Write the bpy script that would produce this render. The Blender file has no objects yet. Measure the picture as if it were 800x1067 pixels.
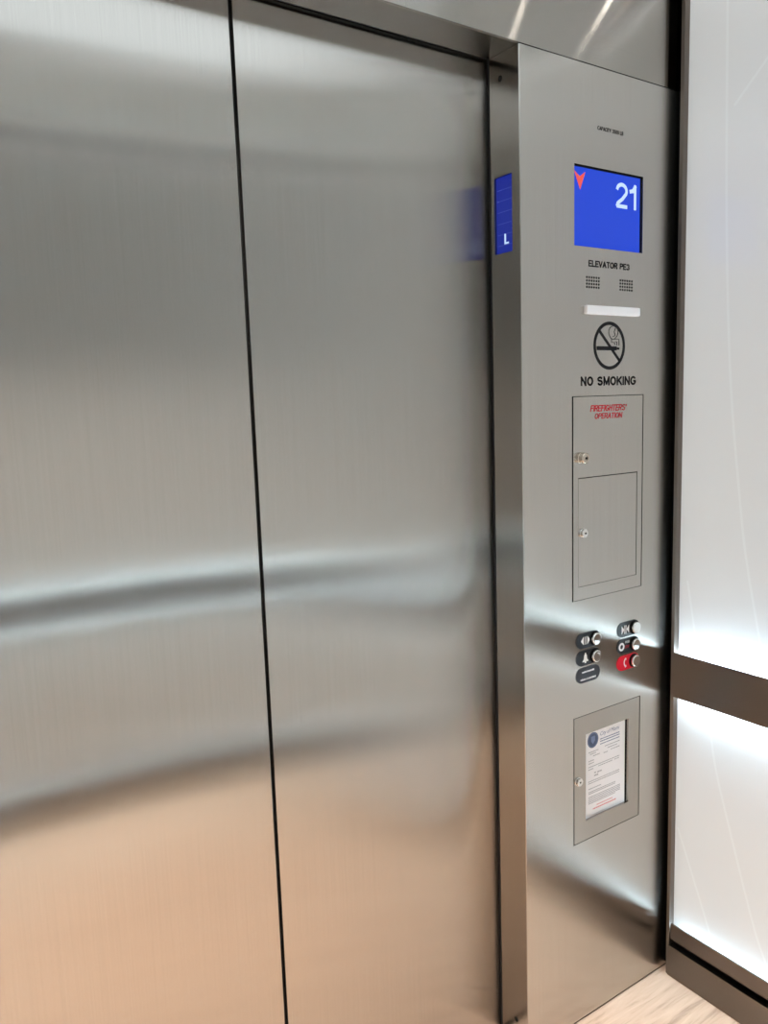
import bpy, bmesh, math, random
from mathutils import Vector, Matrix
random.seed(7)
scene = bpy.context.scene
COL = scene.collection

# ------------------------------------------------------------------ camera
FOCAL_PX = 817.313
cam_data = bpy.data.cameras.new('camera')
cam_data.sensor_fit = 'HORIZONTAL'
cam_data.sensor_width = 36.0
cam_data.lens = FOCAL_PX / 800.0 * 36.0
cam_data.clip_start = 0.01
cam = bpy.data.objects.new('camera', cam_data)
COL.objects.link(cam)
CAM_ROWS = [[0.8292257, -0.5579164, -0.0333756], [-0.1032531, -0.0942296, -0.9901816], [0.5492936, 0.8245302, -0.1357442]]
rx, ry, rz = [Vector(r) for r in CAM_ROWS]
cm = Matrix((rx, -ry, -rz)).transposed().to_4x4()
cm.translation = Vector((-1.11446, -1.16165, 1.46662))
cam.matrix_world = cm
scene.camera = cam

# ------------------------------------------------------------------ world, exposure
world = bpy.data.worlds.new('world')
scene.world = world
world.use_nodes = True
world.node_tree.nodes['Background'].inputs[0].default_value = (0.9, 0.95, 1.0, 1)
world.node_tree.nodes['Background'].inputs[1].default_value = 0.02
scene.view_settings.view_transform = 'Standard'
scene.view_settings.look = 'None'
scene.view_settings.gamma = 1.0
scene.view_settings.exposure = 0.35
scene.view_settings.use_curve_mapping = False
scene.cycles.use_denoising = True
scene.cycles.max_bounces = 14
scene.cycles.glossy_bounces = 8
scene.cycles.diffuse_bounces = 6
scene.cycles.sample_clamp_indirect = 6.0
scene.cycles.caustics_reflective = True
scene.cycles.blur_glossy = 0.3

# room numbers (metres): X along the doors, Y into the doors, Z up
Z_HEAD = 2.134       # head of the door opening
Z_CEIL = 2.42
Y_DOOR = 0.095
X_LEFT, X_GLASS = -1.571, 0.484
Y_REAR = -1.535
X_GAP = -0.542
DOWNLIGHTS = [(-1.12, -1.12), (-0.54, -1.12), (-0.12, -1.12), (-1.12, -0.16), (-0.54, -0.16)]
PUCKS = [(0.335, -0.335), (0.438, -0.124)]      # two small lamps in the corner over the control panel
PUCK_W = 0.065
LIGHTBOX = (-1.25, 0.15, -0.86, -0.34)          # luminous ceiling panel
LIGHTBOX_STRENGTH = 1.35
DOWN_W = 78.0
LED_COL = (0.62, 0.84, 1.0)
LED_STRENGTH = 140.0
COVE_STRENGTH = 16.0
BASE_STRENGTH = 26.0

for i, (x, y) in enumerate(DOWNLIGHTS):
    L = bpy.data.lights.new('downlight_lamp', 'SPOT')
    L.spot_size = math.radians(66); L.spot_blend = 0.8; L.shadow_soft_size = 0.035; L.energy = DOWN_W; L.color = (1.0, 0.93, 0.86)
    lo = bpy.data.objects.new('downlight_lamp', L)
    lo.location = (x, y, Z_CEIL - 0.012)
    COL.objects.link(lo)

for x, y in PUCKS:
    L = bpy.data.lights.new('puck_lamp', 'SPOT')
    L.spot_size = math.radians(172); L.spot_blend = 0.3; L.shadow_soft_size = 0.007; L.energy = PUCK_W; L.color = (1.0, 0.95, 0.88)
    lo = bpy.data.objects.new('puck_lamp', L)
    lo.location = (x, y, Z_CEIL - 0.010)
    COL.objects.link(lo)

# ------------------------------------------------------------------ materials
def new_mat(name):
    m = bpy.data.materials.new(name); m.use_nodes = True
    nt = m.node_tree
    return m, nt, nt.nodes['Principled BSDF']

def plain(name, col, rough=0.5, metal=0.0, spec=0.5, coat=0.0):
    m, nt, b = new_mat(name)
    b.inputs['Base Color'].default_value = (*col, 1)
    b.inputs['Roughness'].default_value = rough
    b.inputs['Metallic'].default_value = metal
    b.inputs['Specular IOR Level'].default_value = spec
    b.inputs['Coat Weight'].default_value = coat
    return m

def emit(name, col, strength, spec=0.5):
    m, nt, b = new_mat(name)
    b.inputs['Base Color'].default_value = (0.02, 0.02, 0.02, 1)
    b.inputs['Roughness'].default_value = 0.25
    b.inputs['Specular IOR Level'].default_value = spec
    b.inputs['Emission Color'].default_value = (*col, 1)
    b.inputs['Emission Strength'].default_value = strength
    return m

def brushed(name, col, rough, aniso, grain='vertical', streak=0.05, fan=0.0):
    """satin metal: the grain runs up the plate ('vertical') or along it ('horizontal')"""
    m, nt, b = new_mat(name)
    N, Lk = nt.nodes, nt.links
    tc = N.new('ShaderNodeTexCoord')
    mp = N.new('ShaderNodeMapping')
    mp.inputs['Scale'].default_value = (420, 420, 2.5) if grain == 'vertical' else (2.5, 420, 420)
    Lk.new(tc.outputs['Object'], mp.inputs['Vector'])
    nz = N.new('ShaderNodeTexNoise'); nz.inputs['Scale'].default_value = 1.0
    nz.inputs['Detail'].default_value = 4.0; nz.inputs['Roughness'].default_value = 0.7
    Lk.new(mp.outputs['Vector'], nz.inputs['Vector'])
    rm = N.new('ShaderNodeMapRange')
    rm.inputs['From Min'].default_value = 0.25; rm.inputs['From Max'].default_value = 0.75
    rm.inputs['To Min'].default_value = 1 - streak; rm.inputs['To Max'].default_value = 1 + streak
    Lk.new(nz.outputs['Fac'], rm.inputs['Value'])
    vm = N.new('ShaderNodeVectorMath'); vm.operation = 'SCALE'
    vm.inputs[0].default_value = col
    Lk.new(rm.outputs['Result'], vm.inputs['Scale'])
    Lk.new(vm.outputs['Vector'], b.inputs['Base Color'])
    rr = N.new('ShaderNodeMath'); rr.operation = 'MULTIPLY'; rr.inputs[1].default_value = rough
    Lk.new(rm.outputs['Result'], rr.inputs[0])
    Lk.new(rr.outputs['Value'], b.inputs['Roughness'])
    b.inputs['Metallic'].default_value = 1.0
    b.inputs['Anisotropic'].default_value = aniso
    geo = N.new('ShaderNodeNewGeometry')
    cr = N.new('ShaderNodeVectorMath'); cr.operation = 'CROSS_PRODUCT'
    Lk.new(geo.outputs['Normal'], cr.inputs[0])
    cr.inputs[1].default_value = (0.0, 0.001, 1.0) if grain == 'vertical' else (1.0, 0.001, 0.0)
    nm = N.new('ShaderNodeVectorMath'); nm.operation = 'NORMALIZE'
    Lk.new(cr.outputs['Vector'], nm.inputs[0])
    Lk.new(nm.outputs['Vector'], b.inputs['Tangent'])
    if fan:
        # every scratch of the grain leans a little to one side, so the sheet mirrors sideways in a wide fan
        sc = N.new('ShaderNodeVectorMath'); sc.operation = 'MULTIPLY'; sc.inputs[1].default_value = (31000, 31000, 23000)
        Lk.new(geo.outputs['Position'], sc.inputs[0])
        wn = N.new('ShaderNodeTexWhiteNoise'); wn.noise_dimensions = '3D'
        Lk.new(sc.outputs['Vector'], wn.inputs['Vector'])
        a1 = N.new('ShaderNodeSeparateColor'); Lk.new(wn.outputs['Color'], a1.inputs['Color'])
        ad = N.new('ShaderNodeMath'); ad.operation = 'ADD'
        Lk.new(a1.outputs[0], ad.inputs[0]); Lk.new(a1.outputs[1], ad.inputs[1])
        mm = N.new('ShaderNodeMath'); mm.operation = 'MULTIPLY_ADD'; mm.inputs[1].default_value = fan; mm.inputs[2].default_value = -fan
        Lk.new(ad.outputs['Value'], mm.inputs[0])
        tv = N.new('ShaderNodeVectorMath'); tv.operation = 'SCALE'
        Lk.new(nm.outputs['Vector'], tv.inputs[0]); Lk.new(mm.outputs['Value'], tv.inputs['Scale'])
        nn = N.new('ShaderNodeVectorMath'); nn.operation = 'ADD'
        Lk.new(geo.outputs['Normal'], nn.inputs[0]); Lk.new(tv.outputs['Vector'], nn.inputs[1])
        nz2 = N.new('ShaderNodeVectorMath'); nz2.operation = 'NORMALIZE'
        Lk.new(nn.outputs['Vector'], nz2.inputs[0])
        Lk.new(nz2.outputs['Vector'], b.inputs['Normal'])
    return m

STEEL = (0.430, 0.403, 0.370)
M_DOOR = brushed('satin_steel_doors', STEEL, 0.165, 1.0, streak=0.06, fan=0.31)
M_PANEL = brushed('satin_steel_panel', (0.50, 0.475, 0.44), 0.15, 1.0, streak=0.05, fan=0.13)
M_HOLDER = brushed('satin_steel_holder', (0.41, 0.38, 0.345), 0.16, 1.0, streak=0.05, fan=0.13)
M_RETURN_SHADED = brushed('shaded_steel_return', (0.37, 0.345, 0.315), 0.15, 0.9, streak=0.05, fan=0.08)  # same sheet as the faceplate, its colour darkened to carry the shade
M_HEAD = brushed('satin_steel_header', (0.385, 0.36, 0.33), 0.12, 1.0, grain='horizontal', streak=0.05, fan=0.34)
M_BRONZE = brushed('dark_bronze', (0.175, 0.148, 0.128), 0.34, 0.7, grain='horizontal', streak=0.05)
M_BRONZE_V = brushed('dark_bronze_upright', (0.175, 0.148, 0.128), 0.30, 0.7, streak=0.05)
M_BLACK = plain('black_recess', (0.006, 0.006, 0.006), 0.8, spec=0.1)
M_RUBBER = plain('black_rubber', (0.012, 0.012, 0.012), 0.6, spec=0.2)
M_INK = plain('black_ink', (0.006, 0.006, 0.007), 0.4, spec=0.1)
M_RED_INK = plain('red_ink', (0.55, 0.015, 0.03), 0.5, spec=0.2)
M_CHROME = plain('chrome', (0.78, 0.77, 0.75), 0.12, metal=1.0)
M_BRASS = plain('nickel_lock', (0.55, 0.49, 0.42), 0.22, metal=1.0)
M_PLATE = plain('black_plate', (0.010, 0.010, 0.012), 0.35, spec=0.2)
M_PLATE_GREY = plain('charcoal_plate', (0.035, 0.036, 0.045), 0.4, spec=0.2)
M_PLATE_RED = plain('red_plate', (0.60, 0.008, 0.025), 0.35, spec=0.2)
M_WHITE = plain('white_paint', (0.85, 0.85, 0.85), 0.5)
M_LENS = plain('white_lens', (0.85, 0.82, 0.81), 0.3)
M_PAPER = plain('paper', (0.90, 0.89, 0.90), 0.8, spec=0.1)
M_NAVY = plain('navy_ink', (0.05, 0.07, 0.13), 0.7)
M_BLUE_INK = plain('blue_ink', (0.16, 0.20, 0.33), 0.7)
M_GREY_INK = plain('grey_ink', (0.42, 0.42, 0.44), 0.8)
M_PINK_INK = plain('faded_red_ink', (0.72, 0.30, 0.30), 0.8)
M_SHAFT = plain('shaft_dark', (0.01, 0.01, 0.01), 0.9, spec=0.1)
M_CEIL = plain('ceiling_white', (0.72, 0.72, 0.70), 0.5)
M_ETCH_GLINT = plain('etch_and_glint_line', (0.695, 0.72, 0.725), 0.2)
M_GLASS = plain('white_backed_glass', (0.655, 0.67, 0.675), 0.10, spec=0.5)
M_GLASS_REAR = plain('white_backed_glass_unlit', (0.655, 0.67, 0.675), 0.10, spec=0.5)
for _m in (M_GLASS, M_ETCH_GLINT):      # lit evenly from behind
    _b = _m.node_tree.nodes['Principled BSDF']
    _b.inputs['Emission Color'].default_value = (0.93, 0.97, 0.97, 1)
    _b.inputs['Emission Strength'].default_value = 0.165
M_LED = emit('led_strip', LED_COL, LED_STRENGTH)
M_COVE = emit('cove_strip', (0.86, 0.94, 1.0), COVE_STRENGTH)
M_LED_REAR = emit('led_strip_rear', LED_COL, LED_STRENGTH * 1.3)
M_LED_REAR_DOWN = emit('led_strip_rear_down', LED_COL, LED_STRENGTH * 2.4)
M_LED_BASE = emit('base_led_strip', LED_COL, BASE_STRENGTH)
M_LIGHTBOX = emit('ceiling_lightbox', (0.84, 0.94, 1.0), LIGHTBOX_STRENGTH)
M_SCREEN = emit('screen_blue', (0.010, 0.058, 0.66), 0.78, 0.03)
M_SIDE = emit('indicator_blue', (0.006, 0.018, 0.26), 0.78, 0.03)
M_SIDE_LINE = emit('indicator_line', (0.06, 0.10, 0.45), 0.6)
M_DIGIT = emit('digit_white', (0.55, 0.72, 1.0), 0.8)
M_ARROW = emit('arrow_red', (0.85, 0.07, 0.05), 0.75)

def floor_mat():
    m, nt, b = new_mat('travertine_floor')
    N, Lk = nt.nodes, nt.links
    tc = N.new('ShaderNodeTexCoord')
    mp = N.new('ShaderNodeMapping'); mp.inputs['Scale'].default_value = (5, 60, 1)
    mp.inputs['Rotation'].default_value = (0, 0, math.radians(6))
    Lk.new(tc.outputs['Object'], mp.inputs['Vector'])
    nz = N.new('ShaderNodeTexNoise'); nz.inputs['Scale'].default_value = 1.0
    nz.inputs['Detail'].default_value = 8; nz.inputs['Roughness'].default_value = 0.65
    nz.inputs['Distortion'].default_value = 0.6
    Lk.new(mp.outputs['Vector'], nz.inputs['Vector'])
    cr = N.new('ShaderNodeValToRGB')
    e = cr.color_ramp.elements
    e[0].position = 0.30; e[0].color = (0.36, 0.235, 0.16, 1)
    e[1].position = 0.72; e[1].color = (0.71, 0.53, 0.40, 1)
    k = cr.color_ramp.elements.new(0.46); k.color = (0.60, 0.42, 0.305, 1)
    Lk.new(nz.outputs['Fac'], cr.inputs['Fac'])
    Lk.new(cr.outputs['Color'], b.inputs['Base Color'])
    b.inputs['Roughness'].default_value = 0.45
    return m
M_FLOOR = floor_mat()

# ------------------------------------------------------------------ mesh helpers
def tag(o, label=None, cat=None, group=None, kind=None):
    if label: o['label'] = label
    if cat: o['category'] = cat
    if group: o['group'] = group
    if kind: o['kind'] = kind
    return o

def link(name, bm, mats, parent=None, base=(0, 0, 0), smooth=False):
    """one mesh object from world-space geometry, its origin moved to base"""
    bmesh.ops.recalc_face_normals(bm, faces=bm.faces)
    me = bpy.data.meshes.new(name)
    bmesh.ops.translate(bm, verts=bm.verts, vec=-Vector(base))
    bm.to_mesh(me); bm.free()
    if not isinstance(mats, (list, tuple)): mats = [mats]
    for m in mats: me.materials.append(m)
    if smooth:
        for p in me.polygons: p.use_smooth = True
    o = bpy.data.objects.new(name, me)
    COL.objects.link(o)
    if parent is not None:
        o.parent = parent
        pl = Vector((0, 0, 0)); q = parent
        while q is not None:
            pl += q.location; q = q.parent
        o.location = Vector(base) - pl
    else:
        o.location = base
    return o

def empty(name, loc):
    o = bpy.data.objects.new(name, None); o.location = loc
    o.empty_display_size = 0.1
    COL.objects.link(o); return o

def box(bm, x0, x1, y0, y1, z0, z1, mi=0, bev=0.0):
    vs = [bm.verts.new((x, y, z)) for z in (z0, z1) for y in (y0, y1) for x in (x0, x1)]
    fs = [bm.faces.new([vs[i] for i in f]) for f in
          ((0, 2, 3, 1), (4, 5, 7, 6), (0, 1, 5, 4), (2, 6, 7, 3), (0, 4, 6, 2), (1, 3, 7, 5))]
    for f in fs: f.material_index = mi
    if bev > 0:
        es = list({e for f in fs for e in f.edges})
        r = bmesh.ops.bevel(bm, geom=es, offset=bev, segments=2, profile=0.6, affect='EDGES')
        for f in r['faces']: f.material_index = mi
    return bm

def prism(bm, pts, y0, y1, mi=0, plane='XZ'):
    """closed outline pts (x,z) pushed from y0 to y1"""
    def P(a, b, c):
        return (a, c, b) if plane == 'XZ' else (c, a, b)
    A = [bm.verts.new(P(a, b, y0)) for a, b in pts]
    B = [bm.verts.new(P(a, b, y1)) for a, b in pts]
    n = len(pts)
    fs = [bm.faces.new(A), bm.faces.new(B[::-1])]
    for i in range(n):
        fs.append(bm.faces.new((A[i], B[i], B[(i + 1) % n], A[(i + 1) % n])))
    for f in fs: f.material_index = mi
    return bm

def ribbon(bm, pts, w, y0, y1, mi=0, plane='XZ'):
    """a thin bar following the polyline pts"""
    n = len(pts); Lp, Rp = [], []
    for i in range(n):
        a = Vector(pts[max(i - 1, 0)]); b = Vector(pts[min(i + 1, n - 1)])
        t = (b - a).normalized(); nn = Vector((-t.y, t.x)) * w / 2
        Lp.append(Vector(pts[i]) + nn); Rp.append(Vector(pts[i]) - nn)
    def P(v, c):
        return (v.x, c, v.y) if plane == 'XZ' else (c, v.x, v.y)
    V = [[bm.verts.new(P(v, c)) for v in side] for c in (y0, y1) for side in (Lp, Rp)]
    for i in range(n - 1):
        for s, t in ((0, 1), (1, 3), (3, 2), (2, 0)):
            f = bm.faces.new((V[s][i], V[s][i + 1], V[t][i + 1], V[t][i])); f.material_index = mi
    for i in (0, n - 1):
        f = bm.faces.new((V[0][i], V[1][i], V[3][i], V[2][i])); f.material_index = mi
    return bm

def ring(bm, cx, cz, rx_, rz_, t, y0, y1, mi=0, n=48):
    A = []
    for y in (y0, y1):
        for k in (0, t):
            A.append([bm.verts.new((cx + (rx_ - k) * math.cos(2 * math.pi * i / n), y, cz + (rz_ - k) * math.sin(2 * math.pi * i / n))) for i in range(n)])
    for s, q in ((0, 1), (1, 3), (3, 2), (2, 0)):
        for i in range(n):
            j = (i + 1) % n
            f = bm.faces.new((A[s][i], A[s][j], A[q][j], A[q][i])); f.material_index = mi
    return bm

def lathe_y(bm, cx, cz, prof, mi=0, n=32, plane='XZ'):
    """profile of (radius, y) turned about an axis that stands on the plate"""
    def P(r, y, a):
        u, w = cx + r * math.cos(a), cz + r * math.sin(a)
        return (u, y, w) if plane == 'XZ' else (y, u, w)
    rows = [[bm.verts.new(P(r, y, 2 * math.pi * i / n)) for i in range(n)] for r, y in prof]
    fs = []
    for a, b in zip(rows, rows[1:]):
        for i in range(n):
            fs.append(bm.faces.new((a[i], a[(i + 1) % n], b[(i + 1) % n], b[i])))
    fs.append(bm.faces.new(rows[0])); fs.append(bm.faces.new(rows[-1]))
    for f in fs: f.material_index = mi
    return bm

def plate(bm, x0, x1, z0, z1, holes, y0, y1, mi=0, plane='XZ'):
    """flat plate with rectangular cut-outs, from the front y0 to the back y1"""
    xs = sorted({x0, x1, *[h[0] for h in holes], *[h[1] for h in holes]})
    zs = sorted({z0, z1, *[h[2] for h in holes], *[h[3] for h in holes]})
    def P(a, b, c):
        return (a, c, b) if plane == 'XZ' else (c, a, b)
    cache = {}
    def V(i, j, c):
        k = (i, j, c)
        if k not in cache: cache[k] = bm.verts.new(P(xs[i], zs[j], c))
        return cache[k]
    def solid(i, j):
        if i < 0 or j < 0 or i >= len(xs) - 1 or j >= len(zs) - 1: return False
        mx, mz = (xs[i] + xs[i + 1]) / 2, (zs[j] + zs[j + 1]) / 2
        return not any(h[0] < mx < h[1] and h[2] < mz < h[3] for h in holes)
    for i in range(len(xs) - 1):
        for j in range(len(zs) - 1):
            if not solid(i, j): continue
            for c in (y0, y1):
                bm.faces.new((V(i, j, c), V(i + 1, j, c), V(i + 1, j + 1, c), V(i, j + 1, c))).material_index = mi
            for di, dj, a, b in ((-1, 0, (i, j), (i, j + 1)), (1, 0, (i + 1, j), (i + 1, j + 1)), (0, -1, (i, j), (i + 1, j)), (0, 1, (i, j + 1), (i + 1, j + 1))):
                if not solid(i + di, j + dj):
                    bm.faces.new((V(*a, y0), V(*b, y0), V(*b, y1), V(*a, y1))).material_index = mi
    return bm

def stadium(cx, cz, w, h, n=14):
    r = h / 2; d = w / 2 - r; pts = []
    for i in range(n + 1):
        a = -math.pi / 2 + math.pi * i / n
        pts.append((cx + d + r * math.cos(a), cz + r * math.sin(a)))
    for i in range(n + 1):
        a = math.pi / 2 + math.pi * i / n
        pts.append((cx - d + r * math.cos(a), cz + r * math.sin(a)))
    return pts

def circle(cx, cz, rx_, rz_, n=32):
    return [(cx + rx_ * math.cos(2 * math.pi * i / n), cz + rz_ * math.sin(2 * math.pi * i / n)) for i in range(n)]

def lettering(bm, text, x0, x1, z0, z1, y, mi=0, shear=0.0, bold=0.0, depth=0.0004, plane='XZ', flip=False):
    """the words set to fill the box x0..x1, z0..z1 on the plate at y (raised towards the viewer)"""
    cu = bpy.data.curves.new('letters', 'FONT'); cu.body = text
    cu.offset = bold; cu.fill_mode = 'FRONT'; cu.resolution_u = 4
    ob = bpy.data.objects.new('letters', cu); COL.objects.link(ob)
    dg = bpy.context.evaluated_depsgraph_get()
    me = bpy.data.meshes.new_from_object(ob.evaluated_get(dg))
    vs = [(v.co.x + shear * v.co.y, v.co.y) for v in me.vertices]
    ax, bx = min(v[0] for v in vs), max(v[0] for v in vs)
    ay, by = min(v[1] for v in vs), max(v[1] for v in vs)
    out = []
    for u, w in vs:
        s = (u - ax) / (bx - ax)
        a = (x0 + s * (x1 - x0)); b = z0 + (w - ay) / (by - ay) * (z1 - z0)
        out.append(bm.verts.new((a, y - depth, b) if plane == 'XZ' else (y - depth, a, b)))
    for p in me.polygons:
        try: bm.faces.new([out[i] for i in p.vertices]).material_index = mi
        except ValueError: pass
    bpy.data.objects.remove(ob); bpy.data.curves.remove(cu); bpy.data.meshes.remove(me)
    return bm

NB = bmesh.new

def _arc(cx, cy, a, b, d0, d1, n=10):
    return [(cx + a * math.cos(math.radians(d0 + (d1 - d0) * i / n)), cy + b * math.sin(math.radians(d0 + (d1 - d0) * i / n))) for i in range(n + 1)]
_S = _arc(.30, .745, .27, .235, 25, 180, 8) + _arc(.30, .745, .27, .215, 190, 265, 5)[1:] + _arc(.31, .265, .28, .265, 80, -90, 10) + _arc(.31, .265, .28, .245, -95, -160, 6)
_R = [(.02, 0), (.02, 1), (.36, 1)] + _arc(.36, .755, .21, .245, 90, -90, 8) + [(.02, .51)]
GLYPHS = {   # centre lines in a box of height 1: (width, strokes)
    'E': (.52, [[(.52, 1), (.02, 1), (.02, 0), (.52, 0)], [(.02, .52), (.47, .52)]]),
    'F': (.50, [[(.50, 1), (.02, 1), (.02, 0)], [(.02, .52), (.44, .52)]]),
    'L': (.48, [[(.02, 1), (.02, 0), (.48, 0)]]),
    'V': (.62, [[(0, 1), (.31, 0), (.62, 1)]]),
    'A': (.64, [[(0, 0), (.32, 1), (.64, 0)], [(.12, .32), (.52, .32)]]),
    'T': (.58, [[(0, 1), (.58, 1)], [(.29, 1), (.29, 0)]]),
    'O': (.66, [_arc(.33, .5, .32, .5, 0, 360, 24)]),
    'G': (.66, [_arc(.33, .5, .32, .5, 38, 335, 18) + [(.63, .45), (.38, .45)]]),
    'C': (.62, [_arc(.33, .5, .32, .5, 40, 320, 18)]),
    'R': (.58, [_R, [(.36, .5), (.56, 0)]]),
    'P': (.56, [_R]),
    'B': (.56, [[(.02, .52), (.02, 1), (.34, 1)] + _arc(.34, .76, .19, .24, 90, -90, 8) + [(.02, .52), (.02, 0), (.34, 0)], _arc(.34, .26, .22, .26, -90, 90, 8)]),
    'N': (.60, [[(.02, 0), (.02, 1), (.58, 0), (.58, 1)]]),
    'M': (.72, [[(.02, 0), (.02, 1), (.36, .12), (.70, 1), (.70, 0)]]),
    'S': (.60, [_S]),
    'K': (.60, [[(.02, 0), (.02, 1)], [(.56, 1), (.02, .38)], [(.22, .58), (.60, 0)]]),
    'I': (.04, [[(.02, 0), (.02, 1)]]),
    'H': (.58, [[(.02, 0), (.02, 1)], [(.56, 0), (.56, 1)], [(.02, .52), (.56, .52)]]),
    'Y': (.62, [[(0, 1), (.31, .42), (.62, 1)], [(.31, .42), (.31, 0)]]),
    'U': (.60, [[(.02, 1), (.02, .3)] + _arc(.30, .28, .28, .28, 180, 360, 10) + [(.58, .3), (.58, 1)]]),
    "'": (.04, [[(.02, 1), (.02, .72)]]),
    '0': (.54, [_arc(.27, .5, .26, .5, 0, 360, 24)]),
    '1': (.26, [[(0, .76), (.12, .80), (.24, 1), (.24, 0)]]),
    '2': (.54, [_arc(.27, .72, .25, .28, 170, -25, 12) + [(.30, .34), (.06, .13), (.02, 0), (.54, 0)]]),
    '3': (.54, [_arc(.26, .745, .23, .255, 165, -75, 10), _arc(.26, .265, .26, .265, 80, -165, 12)]),
    '5': (.54, [[(.48, 1), (.10, 1), (.05, .48)] + _arc(.27, .32, .25, .32, 120, -160, 12)]),
}
def stroke_words(bm, text, x0, x1, z0, z1, y, weight=0.15, gap=0.22, shear=0.0, depth=0.0004, mi=0, space=0.48):
    """sans-serif capitals drawn as strokes, filling the box x0..x1, z0..z1"""
    h = z1 - z0
    segs, u = [], 0.0
    for ch in text:
        if ch == ' ': u += space; continue
        w, strokes = GLYPHS[ch]
        for st in strokes: segs.append([(u + a, b) for a, b in st])
        u += w + gap
    total = u - gap
    t = weight * h / 2
    sx = (x1 - x0 - 2 * t - shear * h) / total; sz = h - 2 * t
    for st in segs:
        P = [Vector((x0 + t + a * sx + shear * b * h, z0 + t + b * sz)) for a, b in st]
        for i in range(len(P) - 1):
            a, b = P[i], P[i + 1]
            d = (b - a).normalized(); n = Vector((-d.y, d.x)) * t
            e = d * t * (0.92 if len(P) < 6 else 0.35)
            q = [a - e + n, b + e + n, b + e - n, a - e - n]
            bm.faces.new([bm.verts.new((v.x, y - depth, v.y)) for v in q]).material_index = mi
    return bm

# ------------------------------------------------------------------ the room shell
def structure(name, bm, mats, label=None, cat=None, base=(0, 0, 0), parent=None):
    o = link(name, bm, mats, parent, base)
    if parent is None: tag(o, label, cat, kind='structure')
    return o

structure('floor', box(NB(), X_LEFT - 0.08, 0.60, Y_REAR - 0.08, 0.088, -0.05, 0.0), M_FLOOR,
          'beige streaked stone floor at the foot of the steel control panel', 'floor')
b = NB(); box(b, X_LEFT, 0.0, 0.0885, 0.16, -0.05, -0.002)
structure('trim_4', b, M_HEAD, 'steel threshold under the sliding doors', 'threshold')
ceiling = structure('ceiling', box(NB(), X_LEFT - 0.08, 0.60, Y_REAR - 0.08, 0.25, Z_CEIL, Z_CEIL + 0.05), M_CEIL,
          'white lift car ceiling with round recessed lamps', 'ceiling')
for x, y in DOWNLIGHTS:
    b = NB(); ring(b, 0, 0, 0.055, 0.055, 0.011, 0, 0.004)
    bmesh.ops.rotate(b, verts=b.verts, cent=(0, 0, 0), matrix=Matrix.Rotation(math.pi / 2, 3, 'X'))
    bmesh.ops.translate(b, verts=b.verts, vec=(x, y, Z_CEIL - 0.004))
    link('downlight_ring', b, M_CHROME, ceiling, (x, y, Z_CEIL))

for x, y in PUCKS:
    b = NB(); ring(b, 0, 0, 0.022, 0.022, 0.006, 0, 0.004)
    bmesh.ops.rotate(b, verts=b.verts, cent=(0, 0, 0), matrix=Matrix.Rotation(math.pi / 2, 3, 'X'))
    bmesh.ops.translate(b, verts=b.verts, vec=(x, y, Z_CEIL - 0.004))
    link('downlight_ring', b, M_CHROME, ceiling, (x, y, Z_CEIL))
b = NB(); box(b, LIGHTBOX[0], LIGHTBOX[1], LIGHTBOX[2], LIGHTBOX[3], Z_CEIL - 0.012, Z_CEIL - 0.001)
link('light_panel', b, M_LIGHTBOX, ceiling, (-0.5, -0.6, Z_CEIL))
b = NB()
for x0, x1, y0, y1 in ((LIGHTBOX[0] - 0.02, LIGHTBOX[1] + 0.02, LIGHTBOX[2] - 0.02, LIGHTBOX[2]), (LIGHTBOX[0] - 0.02, LIGHTBOX[1] + 0.02, LIGHTBOX[3], LIGHTBOX[3] + 0.02),
                       (LIGHTBOX[0] - 0.02, LIGHTBOX[0], LIGHTBOX[2], LIGHTBOX[3]), (LIGHTBOX[1], LIGHTBOX[1] + 0.02, LIGHTBOX[2], LIGHTBOX[3])):
    box(b, x0, x1, y0, y1, Z_CEIL - 0.015, Z_CEIL - 0.001)
link('light_panel_frame', b, M_CHROME, ceiling, (-0.5, -0.6, Z_CEIL))

# front wall: fascia above the opening, left return column, dark shaft behind the doors
b = NB()
box(b, X_LEFT - 0.06, 0.53, 0.0, 0.025, Z_HEAD + 0.0015, Z_CEIL)
wf = structure('wall_front', b, M_HEAD, 'brushed steel fascia above the doors and control panel', 'wall')
b = NB(); box(b, X_LEFT - 0.06, -1.084, 0.0, 0.083, 0.0, Z_HEAD - 0.001)
structure('return_column', b, M_PANEL, parent=wf)
b = NB(); box(b, X_LEFT - 0.08, 0.60, 0.20, 0.22, -0.05, 2.42)
structure('wall_shaft', b, M_SHAFT, 'dark lift shaft behind the door gap', 'wall')
b = NB(); box(b, -1.0835, -0.0005, 0.003, 0.083, Z_HEAD, Z_HEAD + 0.02)
structure('trim_1', b, M_HEAD, 'brushed steel soffit over the doorway', 'trim')
b = NB()
box(b, -1.09, 0.03, 0.084, 0.0935, Z_HEAD + 0.004, Z_HEAD + 0.05)
box(b, 0.004, 0.03, 0.084, 0.0935, 0.0, Z_HEAD + 0.004)
structure('trim_2', b, M_RUBBER, 'black rubber seal around the door opening', 'trim')

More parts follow.
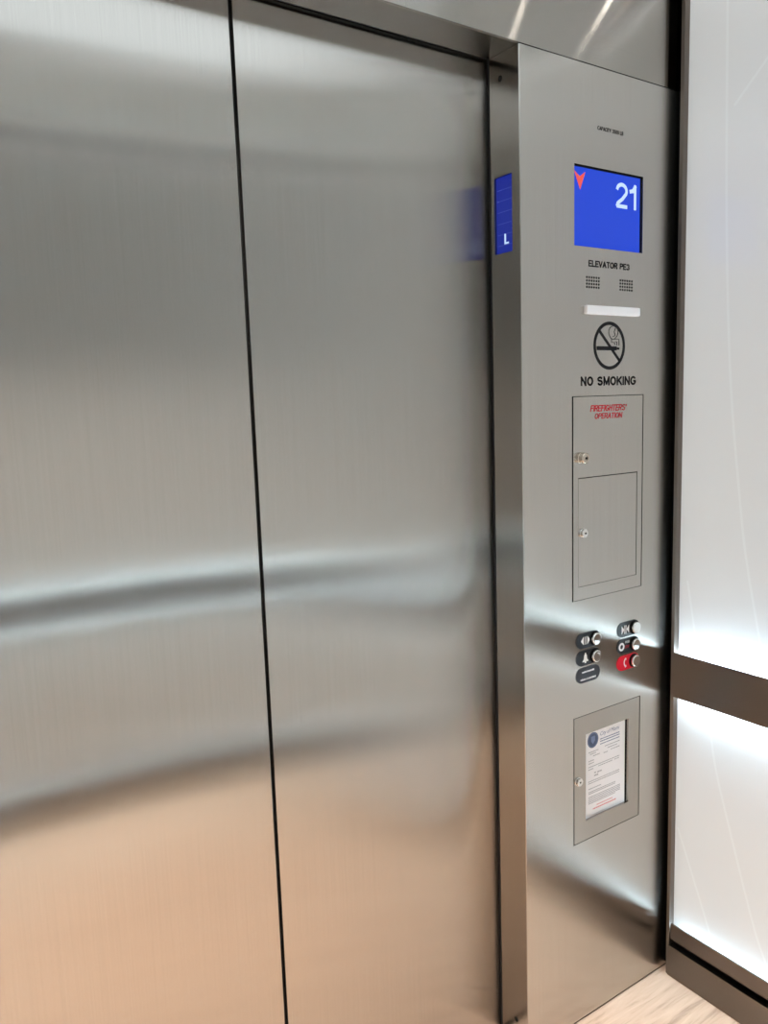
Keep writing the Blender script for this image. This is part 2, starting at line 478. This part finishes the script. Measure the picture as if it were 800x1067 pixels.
# sliding doors
def leaf(x0, x1):
    b = NB(); box(b, x0, x1, Y_DOOR, Y_DOOR + 0.03, 0.006, Z_HEAD + 0.06, bev=0.0012); return b
d1 = structure('door_1', leaf(-1.14, X_GAP - 0.0035), M_DOOR, 'left leaf of the brushed steel sliding elevator doors', 'elevator door', (-0.84, Y_DOOR, 0))
d2 = structure('door_2', leaf(X_GAP + 0.0035, 0.06), M_DOOR, 'right leaf of the brushed steel doors, next to the control panel', 'elevator door', (-0.24, Y_DOOR, 0))
for d, x in ((d1, X_GAP - 0.001), (d2, X_GAP + 0.001)):
    s = -1 if d is d1 else 1
    b = NB(); box(b, min(x, x + s * 0.0022), max(x, x + s * 0.0022), Y_DOOR + 0.010, Y_DOOR + 0.028, 0.006, Z_HEAD + 0.05)
    link('edge_seal', b, M_RUBBER, d, (x, Y_DOOR, 0))

# ------------------------------------------------------------------ panelled side walls
Z_BASE, Z_STRIP0, Z_STRIP1 = 0.083, 0.104, 0.145
Z_RAIL0, Z_RAIL1 = 0.741, 0.852

def face_lines(bm, curves, to3, mi):
    """thin raised lines over a glass face; to3(u, z, d) gives the point"""
    for pts in curves:
        n = len(pts); w = 0.0028
        prev = None
        for i in range(n):
            a = Vector(pts[max(i - 1, 0)]); c = Vector(pts[min(i + 1, n - 1)])
            t = (c - a).normalized(); nn = Vector((-t.y, t.x)) * w
            p = Vector(pts[i])
            row = [bm.verts.new(to3(*(p + nn), 0.0002)), bm.verts.new(to3(*(p - nn), 0.0002))]
            if prev:
                bm.faces.new((prev[0], prev[1], row[1], row[0])).material_index = mi
            prev = row
    return bm

def smooth_curve(pts, n=8):
    out = []
    P = [Vector(p) for p in pts]
    for i in range(len(P) - 1):
        p0, p1, p2, p3 = P[max(i - 1, 0)], P[i], P[i + 1], P[min(i + 2, len(P) - 1)]
        for k in range(n):
            t = k / n
            out.append(tuple(0.5 * ((2 * p1) + (p2 - p0) * t + (2 * p0 - 5 * p1 + 4 * p2 - p3) * t * t + (3 * p1 - p0 - 3 * p2 + p3) * t ** 3)))
    out.append(tuple(P[-1])); return out

def wbox(bm, to3, u0, u1, z0, z1, d0, d1, mi=0, bev=0.0):
    pa, pb = to3(u0, z0, d0), to3(u1, z1, d1)
    return box(bm, min(pa[0], pb[0]), max(pa[0], pb[0]), min(pa[1], pb[1]), max(pa[1], pb[1]), z0, z1, mi, bev)

Z_TOP1 = Z_CEIL - 0.035   # top of the upper glass, cove strip above it
def wall_pieces(to3, u0, u1, up_lines, low_lines):
    """meshes of one panelled wall; d is measured from the glass face into the car"""
    P = {}
    P['backing'] = wbox(NB(), to3, u0, u1, 0.0, Z_CEIL, -0.07, -0.012)
    P['upper'] = face_lines(wbox(NB(), to3, u0 + 0.0085, u1 - 0.012, Z_RAIL0 + 0.05, Z_TOP1, -0.008, 0.0), up_lines, to3, 1)
    P['lower'] = face_lines(wbox(NB(), to3, u0 + 0.0085, u1 - 0.012, Z_STRIP0 + 0.015, Z_RAIL0 + 0.046, -0.008, 0.0), low_lines, to3, 1)
    P['rail'] = wbox(NB(), to3, u0 + 0.006, u1 - 0.006, Z_RAIL0, Z_RAIL1, 0.0145, 0.019, bev=0.0008)
    P['bracket'] = wbox(NB(), to3, u0 + 0.0085, u1 - 0.012, Z_RAIL0 + 0.022, Z_RAIL1 - 0.022, 0.0005, 0.0145)
    P['led_up'] = wbox(NB(), to3, u0 + 0.024, u1 - 0.024, Z_RAIL1 - 0.020, Z_RAIL1 - 0.014, 0.003, 0.013)
    P['led_down'] = wbox(NB(), to3, u0 + 0.024, u1 - 0.024, Z_RAIL0 + 0.014, Z_RAIL0 + 0.020, 0.003, 0.013)
    P['base'] = wbox(NB(), to3, u0 + 0.006, u1 - 0.002, 0.0, Z_BASE, -0.012, 0.019, bev=0.0008)
    P['gap'] = wbox(NB(), to3, u0 + 0.008, u1 - 0.004, Z_BASE, Z_STRIP0, -0.012, -0.002)
    s = wbox(NB(), to3, u0 + 0.014, u1 - 0.002, Z_STRIP0, Z_STRIP1, 0.0145, 0.019, bev=0.0008)
    wbox(s, to3, u0 + 0.014, u1 - 0.002, Z_STRIP0, Z_STRIP0 + 0.012, 0.0005, 0.0145)
    P['strip'] = s
    P['led_base'] = wbox(NB(), to3, u0 + 0.030, u1 - 0.030, Z_STRIP0 + 0.013, Z_STRIP0 + 0.018, 0.003, 0.013)
    P['post'] = wbox(NB(), to3, u0, u0 + 0.009, 0.0, Z_CEIL, -0.012, 0.0165, bev=0.0008)
    P['post_far'] = wbox(NB(), to3, u1 - 0.015, u1, 0.0, Z_CEIL, -0.012, 0.0165, bev=0.0008)
    P['crown'] = wbox(NB(), to3, u0, u1, Z_TOP1 - 0.03, Z_TOP1 + 0.02, 0.0145, 0.019)
    P['led_top'] = wbox(NB(), to3, u0 + 0.024, u1 - 0.024, Z_TOP1 - 0.006, Z_TOP1 - 0.001, 0.003, 0.013)
    return P

# right wall, in view: every panel is a thing of its own
def to_right(u, z, d): return (X_GLASS - d, -u, z)
up = [smooth_curve([(0.112, 2.34), (0.115, 2.2757), (0.125, 1.8424), (0.1438, 1.4983), (0.1774, 1.2052), (0.1998, 1.0667), (0.2445, 0.862)]),
      [(0.047, 1.03), (0.0786, 0.859)], [(0.262, 2.186), (0.2071, 2.1306), (0.1363, 2.062)]]  # last short line: a lamp streak's reflection, drawn onto the glass
up += [smooth_curve([(0.60, 2.34), (0.66, 1.9), (0.78, 1.3), (1.0, 0.87)]), smooth_curve([(1.2, 2.34), (1.05, 1.7), (0.98, 0.87)])]
low = [smooth_curve([(0.108, 0.73), (0.1099, 0.7195), (0.1306, 0.5985), (0.1688, 0.4661), (0.2373, 0.2493), (0.2748, 0.1638)]),
       smooth_curve([(0.033, 0.40), (0.0445, 0.3717), (0.1181, 0.1908), (0.130, 0.155)]), smooth_curve([(0.6, 0.73), (0.7, 0.45), (0.9, 0.16)])]
P = wall_pieces(to_right, 0.017, 1.525, up, low)
structure('wall_right', P['backing'], M_SHAFT, 'dark backing of the right wall behind the white glass panels', 'wall')
BR = (X_GLASS, -0.75, 0)
tag(link('glass_panel', P['upper'], [M_GLASS, M_ETCH_GLINT], None, (X_GLASS, -0.75, Z_RAIL0 + 0.05)),
    'tall white glass panel above the dark rail on the right wall', 'wall panel', kind='thing')
tag(link('glass_panel', P['lower'], [M_GLASS, M_ETCH_GLINT], None, (X_GLASS, -0.75, Z_STRIP0 + 0.015)),
    'glowing white glass panel below the dark rail on the right wall', 'wall panel', kind='thing')
rail = empty('bumper_rail', (X_GLASS, -0.75, Z_RAIL0))
tag(rail, 'flat dark bronze rail across the right wall between the two glass panels', 'rail')
link('rail_face', P['rail'], M_BRONZE, rail, (X_GLASS, -0.75, Z_RAIL0))
link('bracket', P['bracket'], M_BLACK, rail, (X_GLASS, -0.75, Z_RAIL0))
for k in ('led_up', 'led_down'): tag(link('light_strip', P[k], M_LED, rail, (X_GLASS, -0.75, Z_RAIL0)))
structure('baseboard_right', P['base'], M_BRONZE, 'bronze baseboard at the foot of the right wall', 'baseboard', BR)
structure('trim_3', P['gap'], M_BLACK, 'black shadow gap above the right baseboard', 'trim', BR)
t5 = structure('trim_5', P['strip'], M_BRONZE, 'thin bronze strip under the lower white glass panel', 'trim', BR)
link('light_strip', P['led_base'], M_LED_BASE, t5, BR)
structure('trim_6', P['post'], M_BRONZE_V, 'slim upright bronze trim in the corner beside the control panel', 'trim', (X_GLASS, -0.02, 0))
structure('trim_7', P['post_far'], M_BRONZE_V, 'slim upright bronze trim at the far end of the right wall', 'trim', (X_GLASS, -1.5, 0))
t8 = structure('trim_8', P['crown'], M_BRONZE, 'bronze strip along the top of the right wall', 'trim', BR)
link('light_strip', P['led_top'], M_COVE, t8, BR)
b = NB(); box(b, 0.5005, 0.56, -0.0135, -0.0005, 0.0, Z_CEIL)
structure('trim_9', b, M_BLACK, 'black shadow gap in the corner beside the control panel', 'trim')

# rear and left walls: seen only mirrored in the steel
def rnd_lines(u0, u1, z0, z1, n):
    out = []
    for _ in range(n):
        a = random.uniform(u0, u1); c = a + random.uniform(-0.3, 0.3)
        out.append(smooth_curve([(a, z1), ((a + c) / 2 + random.uniform(-0.05, 0.05), (z0 + z1) / 2), (min(max(c, u0), u1), z0)]))
    return out
def hidden_wall(name, to3, u0, u1, label):
    P = wall_pieces(to3, u0, u1, rnd_lines(u0 + 0.1, u1 - 0.1, 0.9, 2.35, 4), rnd_lines(u0 + 0.1, u1 - 0.1, 0.2, 0.7, 4))
    w = structure(name, P['backing'], M_SHAFT, label, 'wall')
    for k, nm, m in (('upper', 'upper_glass', [M_GLASS_REAR, M_ETCH_GLINT]), ('lower', 'lower_glass', [M_GLASS_REAR, M_ETCH_GLINT]), ('rail', 'rail_face', M_BRONZE), ('bracket', 'bracket', M_BLACK),
                     ('led_up', 'light_strip', M_LED_REAR), ('led_down', 'light_strip', M_LED_REAR_DOWN), ('base', 'base_panel', M_BRONZE), ('gap', 'shadow_gap', M_BLACK),
                     ('strip', 'bottom_strip', M_BRONZE), ('led_base', 'light_strip', M_LED_BASE), ('post', 'corner_post', M_BRONZE_V), ('post_far', 'corner_post', M_BRONZE_V),
                     ('crown', 'top_strip', M_BRONZE), ('led_top', 'light_strip', M_COVE)):
        link(nm, P[k], m, w)
    return w
hidden_wall('wall_rear', lambda u, z, d: (u, Y_REAR + d, z), X_LEFT + 0.03, 0.455, 'rear wall of white glass panels behind the viewer')
hidden_wall('wall_left', lambda u, z, d: (X_LEFT + d, -u, z), 0.014, 1.50, 'left wall of white glass panels beside the viewer')

# ------------------------------------------------------------------ control panel
cop = empty('elevator_control_panel', (0, 0, 0))
tag(cop, 'tall brushed steel elevator control panel with blue screen and buttons, right of the doors', 'control panel')
SCR = (0.1507, 0.3661, 1.7774, 1.938)
CAB = (0.1435, 0.3758, 1.0262, 1.4700)
CER = (0.1475, 0.3758, 0.4550, 0.7585)
WIN = (0.1885, 0.3365, 0.5015, 0.7113)
SID = (0.0227, 0.0735, 1.7587, 1.9062)
PZ0, PZ1 = 0.006, Z_HEAD - 0.0005
b = NB()
plate(b, 0.0012, 0.53, PZ0, PZ1, [SCR, CAB, CER], 0.0, 0.006)
face = link('faceplate', b, M_PANEL, cop)
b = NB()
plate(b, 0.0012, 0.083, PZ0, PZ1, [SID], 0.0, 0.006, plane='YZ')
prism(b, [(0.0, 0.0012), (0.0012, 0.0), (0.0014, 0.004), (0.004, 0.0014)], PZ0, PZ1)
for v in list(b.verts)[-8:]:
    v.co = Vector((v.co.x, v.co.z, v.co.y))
link('side_return', b, M_RETURN_SHADED, cop)
b = NB(); box(b, 0.012, 0.525, 0.012, 0.075, PZ0, PZ1)
link('inner_box', b, M_BLACK, cop)
for y, z in ((0.052, 2.0877), (0.0367, 0.0673)):
    b = NB(); lathe_y(b, y, z, [(0.0058, -0.0004), (0.0058, 0.001)], plane='YZ')
    link('screw_hole', b, M_BLACK, cop, (0, y, z))
b = NB(); box(b, 0.001, 0.53, 0.003, 0.02, 0.0, PZ0)
link('toe_gap', b, M_BLACK, cop)

# floor screen
b = NB(); box(b, SCR[0] - 0.002, SCR[1] + 0.002, 0.0055, 0.009, SCR[2] - 0.002, SCR[3] + 0.002)
scr = link('display_screen', b, M_SCREEN, cop); scr['label'] = 'bright blue screen reading 21'
b = NB(); plate(b, SCR[0], SCR[1], SCR[2], SCR[3], [(SCR[0] + 0.0012, SCR[1] - 0.0035, SCR[2] + 0.001, SCR[3] - 0.003)], 0.0035, 0.0054)
link('screen_bezel', b, M_BLACK, scr)
b = NB(); stroke_words(b, '21', 0.2822, 0.3512, 1.867, 1.9195, 0.0054, weight=0.15, gap=0.20)
link('floor_number', b, M_DIGIT, scr)
b = NB(); prism(b, [(0.1555, 1.9268), (0.1722, 1.9165), (0.1893, 1.9272), (0.1735, 1.8905)], 0.0050, 0.0054)
link('direction_arrow', b, M_ARROW, scr)

# side indicator in the return
b = NB(); box(b, 0.0055, 0.009, SID[0] - 0.002, SID[1] + 0.002, SID[2] - 0.002, SID[3] + 0.002)
sid = link('position_indicator', b, M_SIDE, cop); sid['label'] = 'narrow dark blue display in the side return, reading L'
b = NB()
for z in (1.882, 1.861, 1.8395, 1.817, 1.796, 1.775):
    box(b, 0.0050, 0.0054, SID[0] + 0.003, SID[1] - 0.004, z - 0.0005, z + 0.0005)
link('floor_line', b, M_SIDE_LINE, sid)
b = NB(); box(b, 0.0048, 0.0054, 0.0465, 0.0508, 1.7764, 1.7964); box(b, 0.0048, 0.0054, 0.0385, 0.0465, 1.7764, 1.7797)
link('floor_letter', b, M_DIGIT, sid)

# printed words
def words(name, mat, *rows, **kw):
    b = NB()
    for r in rows: stroke_words(b, *r, **kw)
    return link(name, b, mat, cop)
words('capacity_lettering', M_INK, ('CAPACITY 3500 LB', 0.2195, 0.2995, 2.0128, 2.0206, 0.0))
words('elevator_lettering', M_INK, ('ELEVATOR PE3', 0.1935, 0.3236, 1.738, 1.7512, 0.0), weight=0.20)
words('warning_lettering', M_INK, ('NO SMOKING', 0.1700, 0.3488, 1.4912, 1.511, 0.0), weight=0.21, gap=0.26)

# speaker grilles
def grille(x0, x1, z0, z1):
    b = NB()
    for i in range(6):
        for j in range(4):
            lathe_y(b, x0 + (x1 - x0) * i / 5, z0 + (z1 - z0) * j / 3, [(0.0024, -0.0003), (0.0024, 0.001)], n=10)
    return link('speaker_grille', b, M_BLACK, cop)
grille(0.1885, 0.2252, 1.6962, 1.7162)
grille(0.2938, 0.3315, 1.6958, 1.7155)

# emergency light bar
b = NB(); box(b, 0.1795, 0.3495, -0.010, 0.001, 1.6400, 1.6585, bev=0.003)
o = link('light_bar', b, M_LENS, cop); o['label'] = 'white plastic light bar'

# no smoking sign
b = NB()
cx, cz = 0.2599, 1.5762
ring(b, cx, cz, 0.0507, 0.0512, 0.0074, -0.0004, 0.0005)
ribbon(b, [(0.2262, 1.6085), (0.2936, 1.5436)], 0.0066, -0.0004, 0.0005)
box(b, 0.2195, 0.2834, -0.0006, 0.0005, 1.5664, 1.5750)
box(b, 0.2850, 0.2918, -0.0006, 0.0005, 1.5680, 1.5728)
sm = smooth_curve([(0.2724, 1.6185), (0.262, 1.6150), (0.2575, 1.6045), (0.2640, 1.5925), (0.2745, 1.5905), (0.2850, 1.5985), (0.2872, 1.6090), (0.2815, 1.6165), (0.2724, 1.6185)], 6)
ribbon(b, sm, 0.0013, -0.0006, 0.0005)
ribbon(b, smooth_curve([(0.2790, 1.6140), (0.2752, 1.6060), (0.2780, 1.5990), (0.2700, 1.5955)], 5), 0.0012, -0.0006, 0.0005)
ribbon(b, [(0.2665, 1.5912), (0.2665, 1.5835), (0.2765, 1.5830), (0.2770, 1.5780)], 0.0013, -0.0006, 0.0005)
ribbon(b, [(0.2745, 1.5905), (0.2905, 1.5905), (0.2910, 1.5772)], 0.0013, -0.0006, 0.0005)
ribbon(b, [(0.2835, 1.5772), (0.2835, 1.5845), (0.2790, 1.5850)], 0.0013, -0.0006, 0.0005)
link('no_smoking_sign', b, M_INK, cop)

# locks
def lock(parent, x, z, r, y, out, mat):
    b = NB()
    lathe_y(b, x, z, [(r * 1.08, y), (r * 1.06, y - out * 0.12), (r, y - out * 0.16), (r, y - out * 0.88), (r * 0.86, y - out), (r * 0.50, y - out), (r * 0.46, y - out * 0.93)])
    box(b, x - r * 0.12, x + r * 0.30, y - out * 0.98, y - out * 0.80, z - r * 0.20, z + r * 0.20, mi=1)
    o = link('lock', b, [mat, M_BLACK], parent, (x, y, z))
    for p in o.data.polygons: p.use_smooth = False
    return o

# fire service cabinet
INN = (0.1632, 0.3573, 1.0555, 1.2960)
b = NB(); plate(b, CAB[0] + 0.0046, CAB[1] - 0.0020, CAB[2] + 0.0008, CAB[3] - 0.0014, [INN], 0.0006, 0.005)
cab = link('cabinet_door', b, M_PANEL, cop, (CAB[0], 0, CAB[2]))
b = NB(); box(b, INN[0] + 0.0010, INN[1] - 0.0016, 0.0010, 0.005, INN[2] + 0.0008, INN[3] - 0.0020)
inn = link('inner_door', b, M_PANEL, cab, (INN[0], 0, INN[2]))
b = NB()
stroke_words(b, "FIREFIGHTERS'", 0.2000, 0.3188, 1.4360, 1.4500, 0.0006, shear=0.18, weight=0.17)
stroke_words(b, 'OPERATION', 0.2138, 0.3048, 1.4200, 1.4325, 0.0006, shear=0.18, weight=0.17)
link('cabinet_lettering', b, M_RED_INK, cab)
lock(cab, 0.1740, 1.3385, 0.0118, 0.0006, 0.013, M_BRASS)
lock(cab, 0.1790, 1.1745, 0.0098, 0.0010, 0.007, M_CHROME)

# certificate holder
b = NB(); plate(b, CER[0] + 0.0034, CER[1] - 0.0020, CER[2] + 0.0010, CER[3] - 0.0016, [WIN], 0.0006, 0.0065)
hold = link('certificate_holder', b, M_HOLDER, cop, (CER[0], 0, CER[2]))
b = NB(); box(b, WIN[0] - 0.004, WIN[1] + 0.004, 0.0100, 0.0118, WIN[2] - 0.004, WIN[3] + 0.004)
link('holder_back', b, M_BLACK, hold)
lock(hold, 0.1640, 0.6050, 0.0095, 0.0006, 0.006, M_CHROME)

# buttons
def tri(bm, x, z, w, h, y, mi=0):
    prism(bm, [(x, z + h / 2), (x + w, z), (x, z - h / 2)], y - 0.0004, y, mi)
YB = -0.0016
def button_plate(cx, cz, mat, label, icon, knob=True, imat=M_WHITE):
    b = NB(); prism(b, stadium(cx, cz, 0.0765, 0.0350), YB, 0.0)
    p = link('button_plate', b, mat, cop, (cx, 0, cz)); p['label'] = label
    if knob:
        x = cx + 0.0195; r = 0.0138
        b = NB()
        lathe_y(b, x, cz, [(r + 0.0022, YB), (r + 0.0022, YB - 0.0012), (r + 0.0004, YB - 0.0012)])
        link('button_ring', b, M_BLACK, p, (x, YB, cz))
        b = NB()
        lathe_y(b, x, cz, [(r, YB - 0.0010), (r, YB - 0.0085), (r * 0.90, YB - 0.0098), (r * 0.82, YB - 0.0098), (r * 0.55, YB - 0.0091), (r * 0.2, YB - 0.0088)], n=36)
        link('button', b, M_CHROME, p, (x, YB, cz), smooth=True)
    b = icon(NB(), cx, cz)
    link('symbol', b, imat, p, (cx, YB, cz))
    return p
def ic_open(b, x, z):
    tri(b, x - 0.0152, z, -0.0088, 0.019, YB); tri(b, x - 0.0030, z, 0.0088, 0.019, YB)
    for q in (-0.0121, -0.0074): box(b, x + q, x + q + 0.0013, YB - 0.0004, YB, z - 0.009, z + 0.009)
    return b
def ic_close(b, x, z):
    tri(b, x - 0.0240, z, 0.0085, 0.019, YB); tri(b, x + 0.0015, z, -0.0085, 0.019, YB)
    for q in (-0.0142, -0.0098): box(b, x + q, x + q + 0.0016, YB - 0.0004, YB, z - 0.010, z + 0.010)
    return b
def ic_bell(b, x, z):
    x -= 0.0095
    prism(b, [(x - 0.0095, z - 0.0085), (x + 0.0095, z - 0.0085), (x + 0.0080, z - 0.0055), (x + 0.0052, z - 0.0025), (x + 0.0042, z + 0.0055), (x + 0.0020, z + 0.0085),
              (x - 0.0020, z + 0.0085), (x - 0.0042, z + 0.0055), (x - 0.0052, z - 0.0025), (x - 0.0080, z - 0.0055)], YB - 0.0004, YB)
    prism(b, circle(x, z - 0.0098, 0.0028, 0.0022, 12), YB - 0.0004, YB)
    prism(b, circle(x, z + 0.0098, 0.0016, 0.0018, 12), YB - 0.0004, YB)
    return b
def ic_stop(b, x, z):
    ring(b, x - 0.0235, z, 0.0098, 0.0098, 0.0048, YB - 0.0004, YB, n=24)
    return b
def ic_phone(b, x, z):
    pts = smooth_curve([(x - 0.0085, z + 0.0105), (x - 0.0128, z + 0.0055), (x - 0.0138, z), (x - 0.0122, z - 0.0060), (x - 0.0080, z - 0.0105)], 5)
    ribbon(b, pts, 0.0034, YB - 0.0004, YB)
    for s in (1, -1):
        prism(b, [(x - 0.0105, z + s * 0.0118), (x - 0.0060, z + s * 0.0100), (x - 0.0075, z + s * 0.0058), (x - 0.0112, z + s * 0.0072)], YB - 0.0004, YB)
    return b
def ic_text(b, x, z):
    for zz, w, n in ((z + 0.0075, 0.040, 11), (z - 0.0095, 0.050, 14)):
        for i in range(n):
            u = x - w / 2 + w * i / n
            box(b, u, u + w / n * random.uniform(0.55, 0.85), YB - 0.0004, YB, zz - 0.0020, zz + random.uniform(0.0008, 0.0022))
    return b
button_plate(0.1932, 0.9326, M_PLATE, 'black pill plate with door open arrows, top of the left column', ic_open)
button_plate(0.1934, 0.8927, M_PLATE, 'black pill plate with a white bell', ic_bell)
button_plate(0.1936, 0.8530, M_PLATE_GREY, 'charcoal pill plate with two rows of small white print and no button', ic_text, knob=False)
button_plate(0.3293, 0.9322, M_PLATE, 'black pill plate with door close arrows, top of the right column', ic_close)
pst = button_plate(0.3289, 0.8926, M_PLATE, 'black pill plate with a white ring and red print', ic_stop)
b = NB()
stroke_words(b, 'PUSH', 0.3180, 0.3325, 0.8985, 0.9045, YB)
link('symbol_print', b, M_WHITE, pst)
b = NB()
stroke_words(b, 'STOP', 0.3165, 0.3320, 0.8865, 0.8935, YB)
link('symbol_print', b, M_RED_INK, pst)
button_plate(0.3287, 0.8525, M_PLATE_RED, 'red pill plate with a white phone', ic_phone)

# certificate behind the window of its holder: a thing of its own
cert = empty('inspection_certificate', (0.262, 0.0095, WIN[2] - 0.002))
tag(cert, 'white printed inspection certificate in the steel frame below the buttons', 'certificate')
YP = 0.0092
b = NB(); box(b, WIN[0] - 0.003, WIN[1] - 0.0035, YP, 0.0098, WIN[2] - 0.002, WIN[3] + 0.003)
link('paper_sheet', b, M_PAPER, cert, (0.262, YP, WIN[2]))
b = NB()
prism(b, circle(0.2215, 0.6860, 0.0182, 0.0187, 40), YP - 0.0003, YP)
ring(b, 0.2215, 0.6860, 0.0165, 0.0170, 0.0012, YP - 0.0005, YP, mi=1, n=40)
prism(b, [(0.2150, 0.6950), (0.2280, 0.6950), (0.2280, 0.6840), (0.2215, 0.6765), (0.2150, 0.6840)], YP - 0.0005, YP, mi=1)
link('seal', b, [M_NAVY, M_BLUE_INK], cert)
b = NB()
lettering(b, 'City of Miami', 0.2460, 0.3130, 0.6865, 0.6990, YP, shear=0.3)
def typed(b, x0, x1, z, h, gap=0.12, mi=0):
    """a row of unreadably small print"""
    x = x0
    while x < x1 - 0.001:
        w = min(random.uniform(0.002, 0.0065), x1 - x)
        box(b, x, x + w, YP - 0.0002, YP, z, z + h, mi); x += w + 0.0009
typed(b, 0.2462, 0.3135, 0.6800, 0.0022); typed(b, 0.2462, 0.3135, 0.6745, 0.0022); typed(b, 0.2462, 0.3135, 0.6680, 0.0020)
link('heading', b, M_BLUE_INK, cert)
b = NB()
for x0, x1, z in ((0.207, 0.240, 0.657), (0.262, 0.314, 0.659), (0.212, 0.232, 0.652), (0.272, 0.305, 0.6525), (0.222, 0.245, 0.646), (0.258, 0.272, 0.6435), (0.283, 0.314, 0.6455), (0.207, 0.225, 0.636), (0.207, 0.225, 0.630),
                  (0.206, 0.314, 0.6215), (0.206, 0.225, 0.6155), (0.240, 0.290, 0.6165), (0.296, 0.312, 0.6165), (0.206, 0.314, 0.5862), (0.206, 0.314, 0.5815), (0.207, 0.250, 0.5680), (0.207, 0.300, 0.5600), (0.207, 0.300, 0.5560),
                  (0.207, 0.317, 0.5480), (0.207, 0.317, 0.5440), (0.207, 0.317, 0.5400), (0.207, 0.317, 0.5360), (0.207, 0.300, 0.5320)):
    typed(b, x0, x1, z, 0.0020)
for x0, x1, z in ((0.226, 0.232, 0.6030), (0.236, 0.252, 0.6020), (0.226, 0.240, 0.5960)): typed(b, x0, x1, z, 0.0036)
link('print', b, M_GREY_INK, cert)
b = NB(); typed(b, 0.235, 0.290, 0.5225, 0.0020); typed(b, 0.222, 0.302, 0.5150, 0.0032)
link('red_print', b, M_PINK_INK, cert)
